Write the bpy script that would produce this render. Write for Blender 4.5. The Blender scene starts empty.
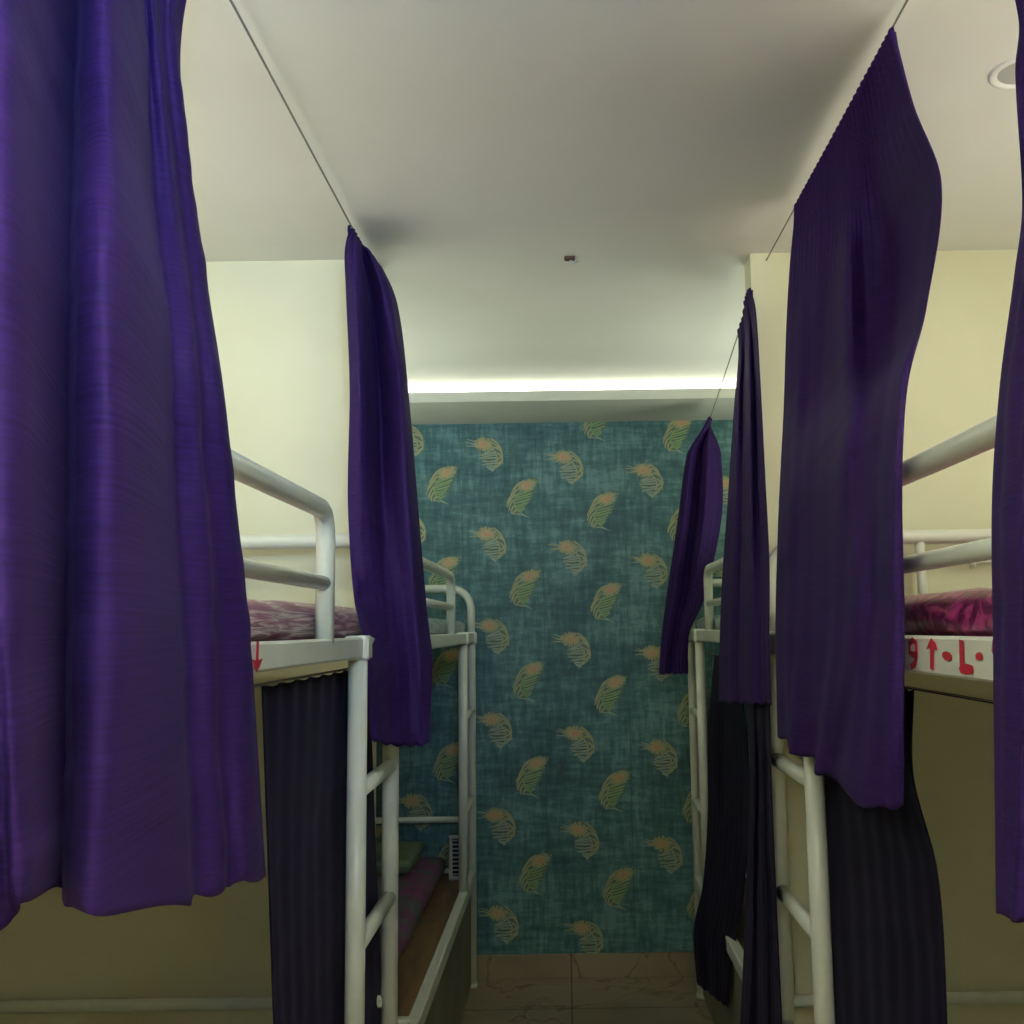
import bpy, math, random
from mathutils import Vector, Matrix, noise
random.seed(7)
S = bpy.context.scene
C = S.collection
PI = math.pi
H = 1.5                                            # eye height

# ------------------------------------------------------------------ camera
cam_d = bpy.data.cameras.new('camera'); cam = bpy.data.objects.new('camera', cam_d); C.objects.link(cam)
cam_d.sensor_width = 36.0; cam_d.sensor_fit = 'HORIZONTAL'
F = 1003.0
CX, CY = 564.5, 507.0                             # optical centre of the cropped frame
cam_d.lens = F / 1024 * 36.0
cam_d.clip_start = 0.02
cam_d.shift_x = (512 - CX) / 1024; cam_d.shift_y = (CY - 512) / 1024
YAW, PITCH, ROLL = 0.0, 0.1208, -0.015
RM = Matrix.Rotation(YAW, 3, 'Z') @ Matrix.Rotation(PI/2 + PITCH, 3, 'X') @ Matrix.Rotation(ROLL, 3, 'Z')
cam.matrix_world = Matrix.Translation((0, 0, H)) @ RM.to_4x4()
S.camera = cam
RT = RM.transposed()
def proj(x, y, z):
    v = RT @ Vector((x, y, z - H))
    return (CX + F * v.x / -v.z, CY - F * v.y / -v.z)
def ray(px, py): return RM @ Vector(((px - CX) / F, (CY - py) / F, -1.0))
def on_y(px, py, Y):
    d = ray(px, py); t = Y / d.y; return Vector((d.x * t, Y, H + d.z * t))
def on_x(px, py, X):
    d = ray(px, py); t = X / d.x; return Vector((X, d.y * t, H + d.z * t))
def x_for(px, Y, z):
    a = proj(-.5, Y, z)[0]; b = proj(.5, Y, z)[0]
    x = -.5 + (px - a) / (b - a)
    for _ in range(3):
        e = px - proj(x, Y, z)[0]; x += e * Y / F
    return x

def y_for(px, X, z):
    y = abs(X) * F / max(40, abs(px - 566))
    for _ in range(12):
        e = proj(X, y, z)[0] - px; g = (proj(X, y*1.001, z)[0] - proj(X, y, z)[0]) / (y*.001); y -= e / g
    return y
# ------------------------------------------------------------------ materials
def mat(name, col, rough=.6, metal=0., spec=.5):
    m = bpy.data.materials.new(name); m.use_nodes = True
    b = m.node_tree.nodes['Principled BSDF']
    b.inputs['Base Color'].default_value = (*col, 1); b.inputs['Roughness'].default_value = rough
    b.inputs['Metallic'].default_value = metal; b.inputs['Specular IOR Level'].default_value = spec
    return m, m.node_tree, b
def N(nt, t, **kw):
    n = nt.nodes.new(t)
    for k, v in kw.items():
        if k.startswith('i_'): n.inputs[k[2:].replace('_', ' ')].default_value = v
        else: setattr(n, k, v)
    return n
def ramp(nt, stops):
    r = nt.nodes.new('ShaderNodeValToRGB'); e = r.color_ramp.elements
    while len(e) < len(stops): e.new(.5)
    for i, (p, c) in enumerate(stops): e[i].position = p; e[i].color = (*c, 1)
    return r
def noisy(name, c1, c2, scale, rough=.6, bump=0., stretch=(1, 1, 1), coord='Object', detail=4, spec=.5, bdist=.002, lo=.35, hi=.65):
    m, nt, b = mat(name, c1, rough, spec=spec); L = nt.links
    tc = N(nt, 'ShaderNodeTexCoord'); mp = N(nt, 'ShaderNodeMapping'); mp.inputs['Scale'].default_value = stretch
    L.new(tc.outputs[coord], mp.inputs['Vector'])
    nz = N(nt, 'ShaderNodeTexNoise'); nz.inputs['Scale'].default_value = scale; nz.inputs['Detail'].default_value = detail
    L.new(mp.outputs[0], nz.inputs['Vector'])
    r = ramp(nt, [(lo, c1), (hi, c2)]); L.new(nz.outputs[0], r.inputs[0]); L.new(r.outputs[0], b.inputs['Base Color'])
    if bump:
        bp = N(nt, 'ShaderNodeBump'); bp.inputs['Strength'].default_value = bump; bp.inputs['Distance'].default_value = bdist
        L.new(nz.outputs[0], bp.inputs['Height']); L.new(bp.outputs[0], b.inputs['Normal'])
    return m

M = {}
M['ceiling'] = noisy('ceiling_paint', (.74, .75, .69), (.78, .79, .73), 2.2, .75, .05, spec=.3)
M['cream'] = noisy('cream_paint', (.65, .64, .44), (.69, .68, .48), 3.0, .38, .06, spec=.5, bdist=.004)
M['white'] = noisy('soffit_paint', (.50, .52, .46), (.54, .56, .50), 4, .6)
M['metal'] = noisy('white_enamel', (.66, .69, .58), (.73, .75, .65), 9, .28, .04, spec=.5, bdist=.001)
M['panel'] = noisy('olive_board', (.16, .15, .10), (.24, .22, .15), 3, .6, stretch=(1, 1, .6))
M['board'] = noisy('plywood', (.10, .055, .025), (.20, .12, .045), 5, .55, stretch=(4, .7, 4))
M['red'] = mat('red_paint', (.42, .012, .03), .5)[0]
M['cord'] = noisy('cord', (.30, .29, .25), (.12, .12, .10), 260, .5)
M['brown'] = mat('brown_plastic', (.09, .045, .025), .5)[0]
M['chrome'] = mat('steel_wire', (.6, .6, .58), .25, 1.)[0]
M['black'] = mat('black_plastic', (.012, .012, .014), .5)[0]
M['greyplastic'] = mat('grey_plastic', (.42, .43, .41), .5)[0]
M['whiteplastic'] = mat('white_plastic', (.8, .8, .76), .35)[0]
M['green_blanket'] = noisy('green_blanket', (.05, .10, .045), (.20, .26, .13), 3, .8, .2, stretch=(1, 1, 14))

def fabric(name, c1, c2, sheen=.04, trans=.18):
    m, nt, b = mat(name, c1, .7, spec=.18); L = nt.links
    tc = N(nt, 'ShaderNodeTexCoord')
    mp = N(nt, 'ShaderNodeMapping'); mp.inputs['Scale'].default_value = (7, 260, 1); L.new(tc.outputs['UV'], mp.inputs['Vector'])
    slub = N(nt, 'ShaderNodeTexNoise'); slub.inputs['Scale'].default_value = 1.; slub.inputs['Detail'].default_value = 3
    L.new(mp.outputs[0], slub.inputs['Vector'])
    mp2 = N(nt, 'ShaderNodeMapping'); mp2.inputs['Scale'].default_value = (5, 38, 1); L.new(tc.outputs['UV'], mp2.inputs['Vector'])
    crease = N(nt, 'ShaderNodeTexNoise'); crease.inputs['Scale'].default_value = 1.; crease.inputs['Detail'].default_value = 5
    crease.inputs['Distortion'].default_value = .6
    L.new(mp2.outputs[0], crease.inputs['Vector'])
    r = ramp(nt, [(.34, c1), (.68, c2)]); L.new(slub.outputs[0], r.inputs[0])
    L.new(r.outputs[0], b.inputs['Base Color'])
    add = N(nt, 'ShaderNodeMath', operation='MULTIPLY_ADD'); add.inputs[1].default_value = 2.2
    L.new(crease.outputs[0], add.inputs[0]); L.new(slub.outputs[0], add.inputs[2])
    bp = N(nt, 'ShaderNodeBump'); bp.inputs['Strength'].default_value = .4; bp.inputs['Distance'].default_value = .0016
    L.new(add.outputs[0], bp.inputs['Height']); L.new(bp.outputs[0], b.inputs['Normal'])
    b.inputs['Sheen Weight'].default_value = sheen; b.inputs['Sheen Roughness'].default_value = .4
    b.inputs['Sheen Tint'].default_value = (.45, .35, .9, 1)
    tr = N(nt, 'ShaderNodeBsdfTranslucent'); L.new(r.outputs[0], tr.inputs['Color']); L.new(bp.outputs[0], tr.inputs['Normal'])
    mx = N(nt, 'ShaderNodeMixShader'); mx.inputs[0].default_value = trans
    out = nt.nodes['Material Output']
    L.new(b.outputs[0], mx.inputs[1]); L.new(tr.outputs[0], mx.inputs[2]); L.new(mx.outputs[0], out.inputs[0])
    return m
M['purple'] = fabric('purple_slub_fabric', (.022, .0075, .070), (.036, .012, .108))
M['shaded_purple'] = fabric('purple_fabric_shaded', (.005, .004, .011), (.008, .006, .017), .04, .05)  # purple fabric with the lower berths' shade put into its colour

# wallpaper ground
m, nt, b = mat('teal_wallpaper', (.05, .16, .17), .5, spec=.4); L = nt.links
tc = N(nt, 'ShaderNodeTexCoord')
def nz(stretch, scale, detail=4, rough=.55):
    mp = N(nt, 'ShaderNodeMapping'); mp.inputs['Scale'].default_value = stretch; L.new(tc.outputs['Object'], mp.inputs['Vector'])
    n = N(nt, 'ShaderNodeTexNoise'); n.inputs['Scale'].default_value = scale; n.inputs['Detail'].default_value = detail
    n.inputs['Roughness'].default_value = rough; L.new(mp.outputs[0], n.inputs['Vector']); return n
a = nz((1, 1, 1), 4.5, 6, .6); h = nz((5, 1, 26), 1.6, 4, .7); v = nz((30, 1, 5), 1.5, 4, .7)
s1 = N(nt, 'ShaderNodeMath', operation='ADD'); L.new(h.outputs[0], s1.inputs[0]); L.new(v.outputs[0], s1.inputs[1])
s2 = N(nt, 'ShaderNodeMath', operation='MULTIPLY_ADD'); s2.inputs[1].default_value = 1.2; L.new(a.outputs[0], s2.inputs[0]); L.new(s1.outputs[0], s2.inputs[2])
s3 = N(nt, 'ShaderNodeMath', operation='DIVIDE'); s3.inputs[1].default_value = 3.2; L.new(s2.outputs[0], s3.inputs[0])
r = ramp(nt, [(.41, (.028, .090, .098)), (.50, (.058, .155, .162)), (.585, (.135, .275, .275))])
L.new(s3.outputs[0], r.inputs[0]); L.new(r.outputs[0], b.inputs['Base Color'])
M['wallpaper'] = m
M['seam'] = mat('wallpaper_seam', (.028, .085, .09), .6)[0]
M['wp_gold'] = noisy('print_gold', (.38, .35, .16), (.29, .32, .18), 60, .45)
M['wp_eye'] = noisy('print_orange', (.50, .34, .17), (.42, .33, .17), 80, .45)
M['wp_core'] = mat('print_pink', (.52, .27, .15), .45)[0]
M['wp_pale'] = mat('print_pale', (.26, .34, .26), .5)[0]
M['wp_green'] = mat('print_green', (.22, .35, .13), .5)[0]
M['wp_olive'] = noisy('print_olive', (.075, .15, .12), (.12, .18, .12), 90, .5)
M['wp_dark'] = mat('print_dark', (.06, .10, .07), .5)[0]

# floor marble tile
m, nt, b = mat('beige_marble_tile', (.4, .33, .22), .22); L = nt.links
tc = N(nt, 'ShaderNodeTexCoord')
n1 = N(nt, 'ShaderNodeTexNoise'); n1.inputs['Scale'].default_value = 2.2; n1.inputs['Detail'].default_value = 8; n1.inputs['Distortion'].default_value = 1.2
L.new(tc.outputs['Object'], n1.inputs['Vector'])
r1 = ramp(nt, [(.3, (.24, .19, .115)), (.485, (.30, .24, .15)), (.5, (.20, .14, .08)), (.515, (.30, .24, .15)), (.7, (.27, .22, .14))])
L.new(n1.outputs[0], r1.inputs[0])
bk = N(nt, 'ShaderNodeTexBrick'); bk.offset = 0; bk.inputs['Scale'].default_value = 1.; bk.inputs['Brick Width'].default_value = .6; bk.inputs['Row Height'].default_value = .6
bk.inputs['Mortar Size'].default_value = .003; bk.inputs['Mortar'].default_value = (.12, .09, .06, 1)
L.new(tc.outputs['Object'], bk.inputs['Vector']); L.new(r1.outputs[0], bk.inputs['Color1']); L.new(r1.outputs[0], bk.inputs['Color2'])
L.new(bk.outputs[0], b.inputs['Base Color'])
M['tile'] = m

# mattress ticking
def satin(name, cols, scale, stretch, dist, rough=.3):
    m, nt, b = mat(name, cols[0], rough); L = nt.links
    tc = N(nt, 'ShaderNodeTexCoord'); mp = N(nt, 'ShaderNodeMapping'); mp.inputs['Scale'].default_value = stretch
    L.new(tc.outputs['Object'], mp.inputs['Vector'])
    n = N(nt, 'ShaderNodeTexNoise'); n.inputs['Scale'].default_value = scale; n.inputs['Detail'].default_value = 3; n.inputs['Distortion'].default_value = dist
    L.new(mp.outputs[0], n.inputs['Vector'])
    k = len(cols); r = ramp(nt, [(.3 + .4 * i / (k - 1), c) for i, c in enumerate(cols)])
    L.new(n.outputs[0], r.inputs[0]); L.new(r.outputs[0], b.inputs['Base Color'])
    bp = N(nt, 'ShaderNodeBump'); bp.inputs['Strength'].default_value = .5; bp.inputs['Distance'].default_value = .004
    L.new(n.outputs[0], bp.inputs['Height']); L.new(bp.outputs[0], b.inputs['Normal'])
    return m
M['pink_satin'] = satin('magenta_floral_satin', [(.03, .003, .015), (.20, .008, .08), (.05, .003, .02), (.38, .03, .18), (.30, .14, .09), (.10, .004, .04)], 14, (1, 1, 1), 2.5)
M['plum_stripe'] = satin('plum_wrapped_ticking', [(.13, .02, .06), (.55, .45, .42), (.17, .03, .10), (.30, .10, .18), (.62, .55, .50), (.13, .02, .07), (.50, .40, .38)], 6, (1, .6, 13), .7)
M['blue_print'] = satin('blue_white_ticking', [(.20, .28, .30), (.45, .52, .50), (.10, .20, .27), (.5, .55, .5)], 14, (1, 1, 1), 1.5)
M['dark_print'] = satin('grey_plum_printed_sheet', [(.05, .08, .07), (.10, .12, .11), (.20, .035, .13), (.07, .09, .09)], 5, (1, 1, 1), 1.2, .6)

def emis(name, col, s):
    m = bpy.data.materials.new(name); m.use_nodes = True; nt = m.node_tree; nt.nodes.clear()
    e = nt.nodes.new('ShaderNodeEmission'); o = nt.nodes.new('ShaderNodeOutputMaterial')
    e.inputs[0].default_value = (*col, 1); e.inputs[1].default_value = s; nt.links.new(e.outputs[0], o.inputs[0]); return m

# ------------------------------------------------------------------ mesh helper
class MB:
    def __init__(s): s.v = []; s.f = []; s.mi = []; s.sm = []; s.mats = []; s.uv = None
    def face(s, idx, mi=0, smooth=False): s.f.append(tuple(idx)); s.mi.append(mi); s.sm.append(smooth)
    def box(s, lo, hi, bev=0., mi=0):
        x0, y0, z0 = lo; x1, y1, z1 = hi
        if not bev:
            n = len(s.v)
            s.v += [(x, y, z) for z in (z0, z1) for y in (y0, y1) for x in (x0, x1)]
            for q in ((0, 2, 3, 1), (4, 5, 7, 6), (0, 1, 5, 4), (2, 6, 7, 3), (0, 4, 6, 2), (1, 3, 7, 5)): s.face([n + i for i in q], mi)
            return s
        b = min(bev, (x1-x0)/2.01, (y1-y0)/2.01, (z1-z0)/2.01); n = len(s.v); idx = {}
        for ix, (x, sx) in enumerate(((x0, 1), (x1, -1))):
            for iy, (y, sy) in enumerate(((y0, 1), (y1, -1))):
                for iz, (z, sz) in enumerate(((z0, 1), (z1, -1))):
                    for a, p in enumerate(((x, y+sy*b, z+sz*b), (x+sx*b, y, z+sz*b), (x+sx*b, y+sy*b, z))):
                        idx[ix, iy, iz, a] = len(s.v); s.v.append(p)
        for k in (0, 1):
            s.face([idx[k, 0, 0, 0], idx[k, 1, 0, 0], idx[k, 1, 1, 0], idx[k, 0, 1, 0]], mi)
            s.face([idx[0, k, 0, 1], idx[1, k, 0, 1], idx[1, k, 1, 1], idx[0, k, 1, 1]], mi)
            s.face([idx[0, 0, k, 2], idx[1, 0, k, 2], idx[1, 1, k, 2], idx[0, 1, k, 2]], mi)
        for i in (0, 1):
            for j in (0, 1):
                s.face([idx[i, j, 0, 0], idx[i, j, 0, 1], idx[i, j, 1, 1], idx[i, j, 1, 0]], mi)
                s.face([idx[i, 0, j, 0], idx[i, 0, j, 2], idx[i, 1, j, 2], idx[i, 1, j, 0]], mi)
                s.face([idx[0, i, j, 1], idx[0, i, j, 2], idx[1, i, j, 2], idx[1, i, j, 1]], mi)
                for k in (0, 1): s.face([idx[i, j, k, 0], idx[i, j, k, 1], idx[i, j, k, 2]], mi)
        return s
    def tube(s, pts, r, n=14, mi=0, cap=True):
        pts = [Vector(p) for p in pts]; up = None; rings = []
        for i, p in enumerate(pts):
            t = (pts[min(i+1, len(pts)-1)] - pts[max(i-1, 0)]).normalized()
            if up is None: up = t.orthogonal().normalized()
            up = (up - t * up.dot(t)).normalized(); w = t.cross(up); base = len(s.v)
            rr = r[i] if isinstance(r, (list, tuple)) else r
            for k in range(n):
                a = 2*PI*k/n; s.v.append(tuple(p + rr * (math.cos(a) * up + math.sin(a) * w)))
            rings.append(base)
        for a, b2 in zip(rings, rings[1:]):
            for k in range(n): s.face([a+k, a+(k+1) % n, b2+(k+1) % n, b2+k], mi, True)
        if cap: s.face([rings[0]+k for k in range(n)][::-1], mi); s.face([rings[-1]+k for k in range(n)], mi)
        return s
    def build(s, name, m, parent=None, smooth_all=False, recalc=True):
        me = bpy.data.meshes.new(name); me.from_pydata(s.v, [], s.f)
        ms = m if isinstance(m, (list, tuple)) else [m]
        for q in ms: me.materials.append(q)
        for i, p in enumerate(me.polygons): p.material_index = s.mi[i]; p.use_smooth = s.sm[i] or smooth_all
        if s.uv:
            ul = me.uv_layers.new(name='UVMap')
            for lp in me.loops: ul.data[lp.index].uv = s.uv[lp.vertex_index]
        if recalc:
            import bmesh
            bm = bmesh.new(); bm.from_mesh(me); bmesh.ops.recalc_face_normals(bm, faces=bm.faces); bm.to_mesh(me); bm.free()
        me.update()
        o = bpy.data.objects.new(name, me); C.objects.link(o)
        if parent: o.parent = parent; o.matrix_parent_inverse = Matrix.Translation(-parent.location)
        return o
def fillet(pts, r, n=8):
    pts = [Vector(p) for p in pts]; out = [pts[0]]
    for a, b, c in zip(pts, pts[1:], pts[2:]):
        d1 = (a-b).normalized(); d2 = (c-b).normalized(); ang = d1.angle(d2)
        t = min(r / math.tan(ang/2), (a-b).length*.48, (c-b).length*.98)
        p1 = b + d1*t; p2 = b + d2*t
        for i in range(n+1):
            u = i/n; out.append((1-u)**2*p1 + 2*u*(1-u)*b.lerp(p1.lerp(p2, .5), .12) + u*u*p2)
    out.append(pts[-1]); return out
def tag(o, label, cat, group=None):
    o['label'] = label; o['category'] = cat
    if group: o['group'] = group
    return o
def struct(o, label=None):
    o['kind'] = 'structure'
    if label: o['label'] = label
    return o
def empty(name, loc, label, cat, group=None):
    o = bpy.data.objects.new(name, None); C.objects.link(o); o.location = loc; o.empty_display_size = .1
    return tag(o, label, cat, group)

# ------------------------------------------------------------------ room shell
D = 4.56; CZ = H + 1.03; PY = 2.69; XW = 1.75; YF = -.9
struct(MB().box((-XW-.1, YF-.1, -.1), (XW+.1, D+.1, 0)).build('floor', M['tile']))
# ceiling with a shallow rise shaped in to shade a band across the room
mb = MB(); nx, ny = 20, 120
for j in range(ny+1):
    for i in range(nx+1):
        x = -XW-.1 + (2*XW+.2)*i/nx; y = YF-.1 + (D-YF+.2)*j/ny
        z = CZ + .0 + .012*math.exp(-((y-2.05)/.35)**2)
        mb.v.append((x, y, z))
for j in range(ny):
    for i in range(nx):
        a = j*(nx+1)+i; mb.face([a, a+1, a+nx+2, a+nx+1], 0, True)
n0 = len(mb.v); mb.box((-XW-.1, YF-.1, CZ+.03), (XW+.1, D+.1, CZ+.13))
struct(mb.build('ceiling', M['ceiling'], recalc=False))
struct(MB().box((-XW-.1, YF, 0), (-XW, D, CZ)).build('wall_left', M['cream']))
struct(MB().box((XW, YF, 0), (XW+.1, D, CZ)).build('wall_right', M['cream']))
struct(MB().box((-XW, YF-.1, 0), (XW, YF, CZ)).build('wall_front', M['panel']))  # unseen wall given dark board to cut bounce light
# partitions between the bunk bays
XPR = x_for(750, PY, H+1.03); XPL = x_for(374, PY, H+1.03)
struct(MB().box((-XW, PY, 0), (XPL, PY+.09, CZ)).build('wall_partition_left', M['cream']), 'cream partition wall behind the left near bunk')
struct(MB().box((XPR, PY, 0), (XW, PY+.09, CZ)).build('wall_partition_right', M['cream']), 'cream partition wall behind the right near bunk')
# cove soffit on the back wall: ledge with an upstand, open at the top
sy = 4.11
mb = MB().box((-XW, sy, H+.948), (XW, D, H+.966)).box((-XW, sy, H+.966), (XW, sy+.018, H+.991))
struct(mb.build('trim_1', M['white']), 'white cove ledge along the top of the wallpapered wall')
led = MB().box((-XW+.02, sy+.16, H+.967), (XW-.02, sy+.175, H+.973)).build('led_strip', emis('led', (1., .97, .80), 34))
tag(led, 'warm white light strip hidden on the ledge above the wallpaper', 'light strip')
struct(MB().box((-XW, D-.012, 0), (XW, D, .10), .002).build('baseboard_back', M['tile']))

# ---- feather wallpaper: one mesh, print laid in relief of half a millimetre
K = D / F
mb = MB().box((-XW, D, 0), (XW, D+.1, CZ))
WY = D - .0006
MI = dict(gold=1, eye=2, core=3, pale=4, green=5, dark=6, seam=7, olive=8)
O0 = on_y(565, 465, D); O0 = (O0.x, O0.z)
DY = [0]
def stroke(pts, w, mi, dy=0.):
    DY[0] += 1; dy += DY[0] * 3e-6
    n = len(pts); base = len(mb.v)
    for i, (x, z) in enumerate(pts):
        a = pts[max(i-1, 0)]; c = pts[min(i+1, n-1)]; tx, tz = c[0]-a[0], c[1]-a[1]; l = math.hypot(tx, tz) or 1
        u = i/(n-1); ww = w * (.35 + .65*math.sin(PI*min(1, u*.9+.12))) / 2
        mb.v.append((x - tz/l*ww, WY-dy, z + tx/l*ww)); mb.v.append((x + tz/l*ww, WY-dy, z - tx/l*ww))
    for i in range(n-1): mb.face([base+2*i, base+2*i+1, base+2*i+3, base+2*i+2], MI[mi])
def bez(a, b, c, n=5):
    return [((1-t)**2*a[0]+2*t*(1-t)*b[0]+t*t*c[0], (1-t)**2*a[1]+2*t*(1-t)*b[1]+t*t*c[1]) for t in [i/n for i in range(n+1)]]
def ell(cx, cz, rx, rz, ang, mi, dy):
    base = len(mb.v); n = 14
    for k in range(n):
        a = 2*PI*k/n; x = rx*math.cos(a); z = rz*math.sin(a)*(1-.25*math.cos(a))
        mb.v.append((cx + x*math.cos(ang)-z*math.sin(ang), WY-dy, cz + x*math.sin(ang)+z*math.cos(ang)))
    mb.face([base+k for k in range(n)], MI[mi])
def feather(ox, oz, kind, rnd):
    DY[0] = 0
    T = lambda p: (ox + p[0]*K, oz - p[1]*K)              # p in wallpaper units, z down
    if kind == 'P':
        eye = (-1.5, -8); ang = math.radians(-8); spine = [(3, -6), (8, -2), (12, 5), (11, 12), (8, 19)]
        body = [(-9, -13), (0, -16), (9, -12), (15, -5), (17.5, 3), (16, 11), (11, 17), (8, 20), (3, 15), (-3, 9), (-6, 4), (-4, 0), (-10, -4)]
        tips_l = [(-20, -11), (-18, -13), (-15, -8), (-19, -6)]
        strands = [((11, 0), (0, 3), (-5, 3)), ((12, 3), (2, 3), (-5, 7)), ((12, 6), (4, 6), (-5, 6)), ((12, 9), (4, 10), (-4, 9)),
                   ((12, 11), (4, 12), (-3, 13)), ((10, 15), (4, 15), (1, 14)), ((9, 17), (5, 17), (2, 15)), ((9, -4), (4, 0), (-3, 2)),
                   ((8, 19), (6, 18), (3, 17))]
        outer = [((5, -14), (14, -9), (17, 0)), ((7, -10), (17, -3), (18, 6)), ((12, 1), (18, 4), (17, 12)), ((11, 12), (15, 12), (18, 7)),
                 ((9, 17), (13, 15), (16, 11)), ((10, 9), (15, 8), (17, 3)), ((8, -5), (13, -4), (15, -2))]
        sc = 'pale'; oc = 'gold'
    else:
        eye = (5, -11.5); ang = math.radians(22); spine = [(2, -8), (-5, -2), (-8, 5), (-6, 12), (0, 17), (5, 20)]
        body = [(17, -18), (8, -19), (-2, -15), (-9, -8), (-13, 0), (-14, 8), (-11, 15), (-3, 19), (1, 13), (8, 6), (12, -2), (14, -8)]
        tips_l = [(17, -17), (16, -14), (14, -18), (15, -11)]
        strands = [((-6, -1), (5, -5), (12, -8)), ((-7, 1), (4, -1), (10, -4)), ((-8, 4), (3, 1), (9, -1)), ((-8, 6), (1, 5), (8, 2)),
                   ((-7, 9), (1, 8), (6, 5)), ((-6, 11), (0, 10), (4, 8)), ((-5, 13), (-1, 13), (3, 10)), ((-3, 15), (1, 14), (3, 12))]
        outer = [((-2, -13), (-9, -9), (-12, -1)), ((-4, -8), (-12, -2), (-15, 6)), ((-6, -3), (-13, 2), (-15, 10)), ((-8, 3), (-13, 8), (-13, 14)),
                 ((-7, 8), (-12, 12), (-10, 17)), ((-5, 13), (-9, 15), (-8, 18)), ((2, -16), (-5, -14), (-9, -8))]
        sc = 'green'; oc = 'gold'
    j = lambda p, a=.6: (p[0]+rnd.uniform(-a, a), p[1]+rnd.uniform(-a, a))
    bb_ = len(mb.v); cxy = (sum(p[0] for p in body)/len(body), sum(p[1] for p in body)/len(body))
    for p in [cxy] + [j(p, .8) for p in body]: q = T(p); mb.v.append((q[0], WY+.0002, q[1]))
    for k in range(len(body)): mb.face([bb_, bb_+1+k, bb_+1+(k+1) % len(body)], MI['olive'])
    for a, b_, c in strands:
        for q in range(3): stroke(bez(T(j(a)), T(j(b_)), T(j(c, 1))), .0062, sc if q else 'pale')
    for a, b_, c in outer:
        for q in range(3): stroke(bez(T(j(a)), T(j(b_)), T(j(c, .9))), .0060, oc if q else sc)
    for k in range(len(strands)-1):
        a, b_, c = strands[k]; d2 = strands[k+1]
        stroke(bez(T((a[0], (a[1]+d2[0][1])/2)), T(((b_[0]+d2[1][0])/2, (b_[1]+d2[1][1])/2+.4)), T(((c[0]+d2[2][0])/2, (c[1]+d2[2][1])/2))), .0022, 'dark', .0001)
    for t in tips_l:
        stroke(bez(T(j(eye, 2)), T(j(((t[0]+eye[0])/2, (t[1]+eye[1])/2 + 1), 1)), T(j(t))), .0055, 'gold' if rnd.random() < .6 else 'pale')
    # fringed halo round the eye
    e = T(eye)
    for k in range(26):
        a = 2*PI*k/26 + rnd.uniform(-.1, .1); rx, rz = (10.5, 8.0) if kind == 'P' else (10.5, 6.8)
        q = (math.cos(a)*rx, math.sin(a)*rz); q = (q[0]*math.cos(ang)-q[1]*math.sin(ang), q[0]*math.sin(ang)+q[1]*math.cos(ang))
        lo = .35; hi = rnd.uniform(.85, 1.02)
        stroke([(e[0]+q[0]*lo*K, e[1]+q[1]*lo*K), (e[0]+q[0]*.7*K, e[1]+q[1]*.7*K), (e[0]+q[0]*hi*K, e[1]+q[1]*hi*K)], .0080, 'gold', .0002)
    ell(e[0], e[1], 5.8*K, 4.0*K, ang, 'eye', .0006); ell(e[0]+1*K, e[1]-.3*K, 3.2*K, 2.0*K, ang, 'core', .0008); ell(e[0]+1.3*K, e[1]-.2*K, 1.6*K, 1.0*K, ang, 'eye', .001)
    stroke([T(p) for p in spine], .0058, 'gold' if kind == 'P' else 'green', .0003)
    if kind == 'G': stroke([T((-8, 17)), T((0, 18)), T((7, 21))], .006, 'pale', .0003)
    else: stroke([T((3, 17)), T((7, 20)), T((12, 13))], .006, 'pale', .0003)
rnd = random.Random(3)
# lattice vectors of the print, in metres
A1 = (79.5*K, -.0538); A2 = (.008, -92.5*K)
P645 = on_y(645, 478, D); P580 = on_y(580, 838, D)
A1 = (P645.x - O0[0], P645.z - O0[1]); A2 = ((P580.x - O0[0])/4, (P580.z - O0[1])/4)
G = on_y(602, 510, D); GO = (G.x - O0[0], G.z - O0[1])
for i in range(-8, 9):
    for jj in range(-4, 9):
        for kind, off in (('P', (0, 0)), ('G', GO)):
            x = O0[0] + i*A1[0] + jj*A2[0] + off[0]; z = O0[1] + i*A1[1] + jj*A2[1] + off[1]
            if abs(x) < XW-.1 and .22 < z < H+.97: feather(x, z, kind, rnd)
            elif abs(x) < XW-.1 and .12 < z <= .22: feather(x, z, kind, rnd)
for px in (299, 380, 462.5, 543, 625.5, 707, 789):
    p = on_y(px, 520, D); stroke([(p.x, .1), (p.x, 1.2), (p.x, H+.95)], .0035, 'seam', -.0002)
struct(mb.build('wall_back', [M['wallpaper'], M['wp_gold'], M['wp_eye'], M['wp_core'], M['wp_pale'], M['wp_green'], M['wp_dark'], M['seam'], M['wp_olive']], recalc=False),
       'teal wallpapered back wall printed with gold and green feathers')

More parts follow.
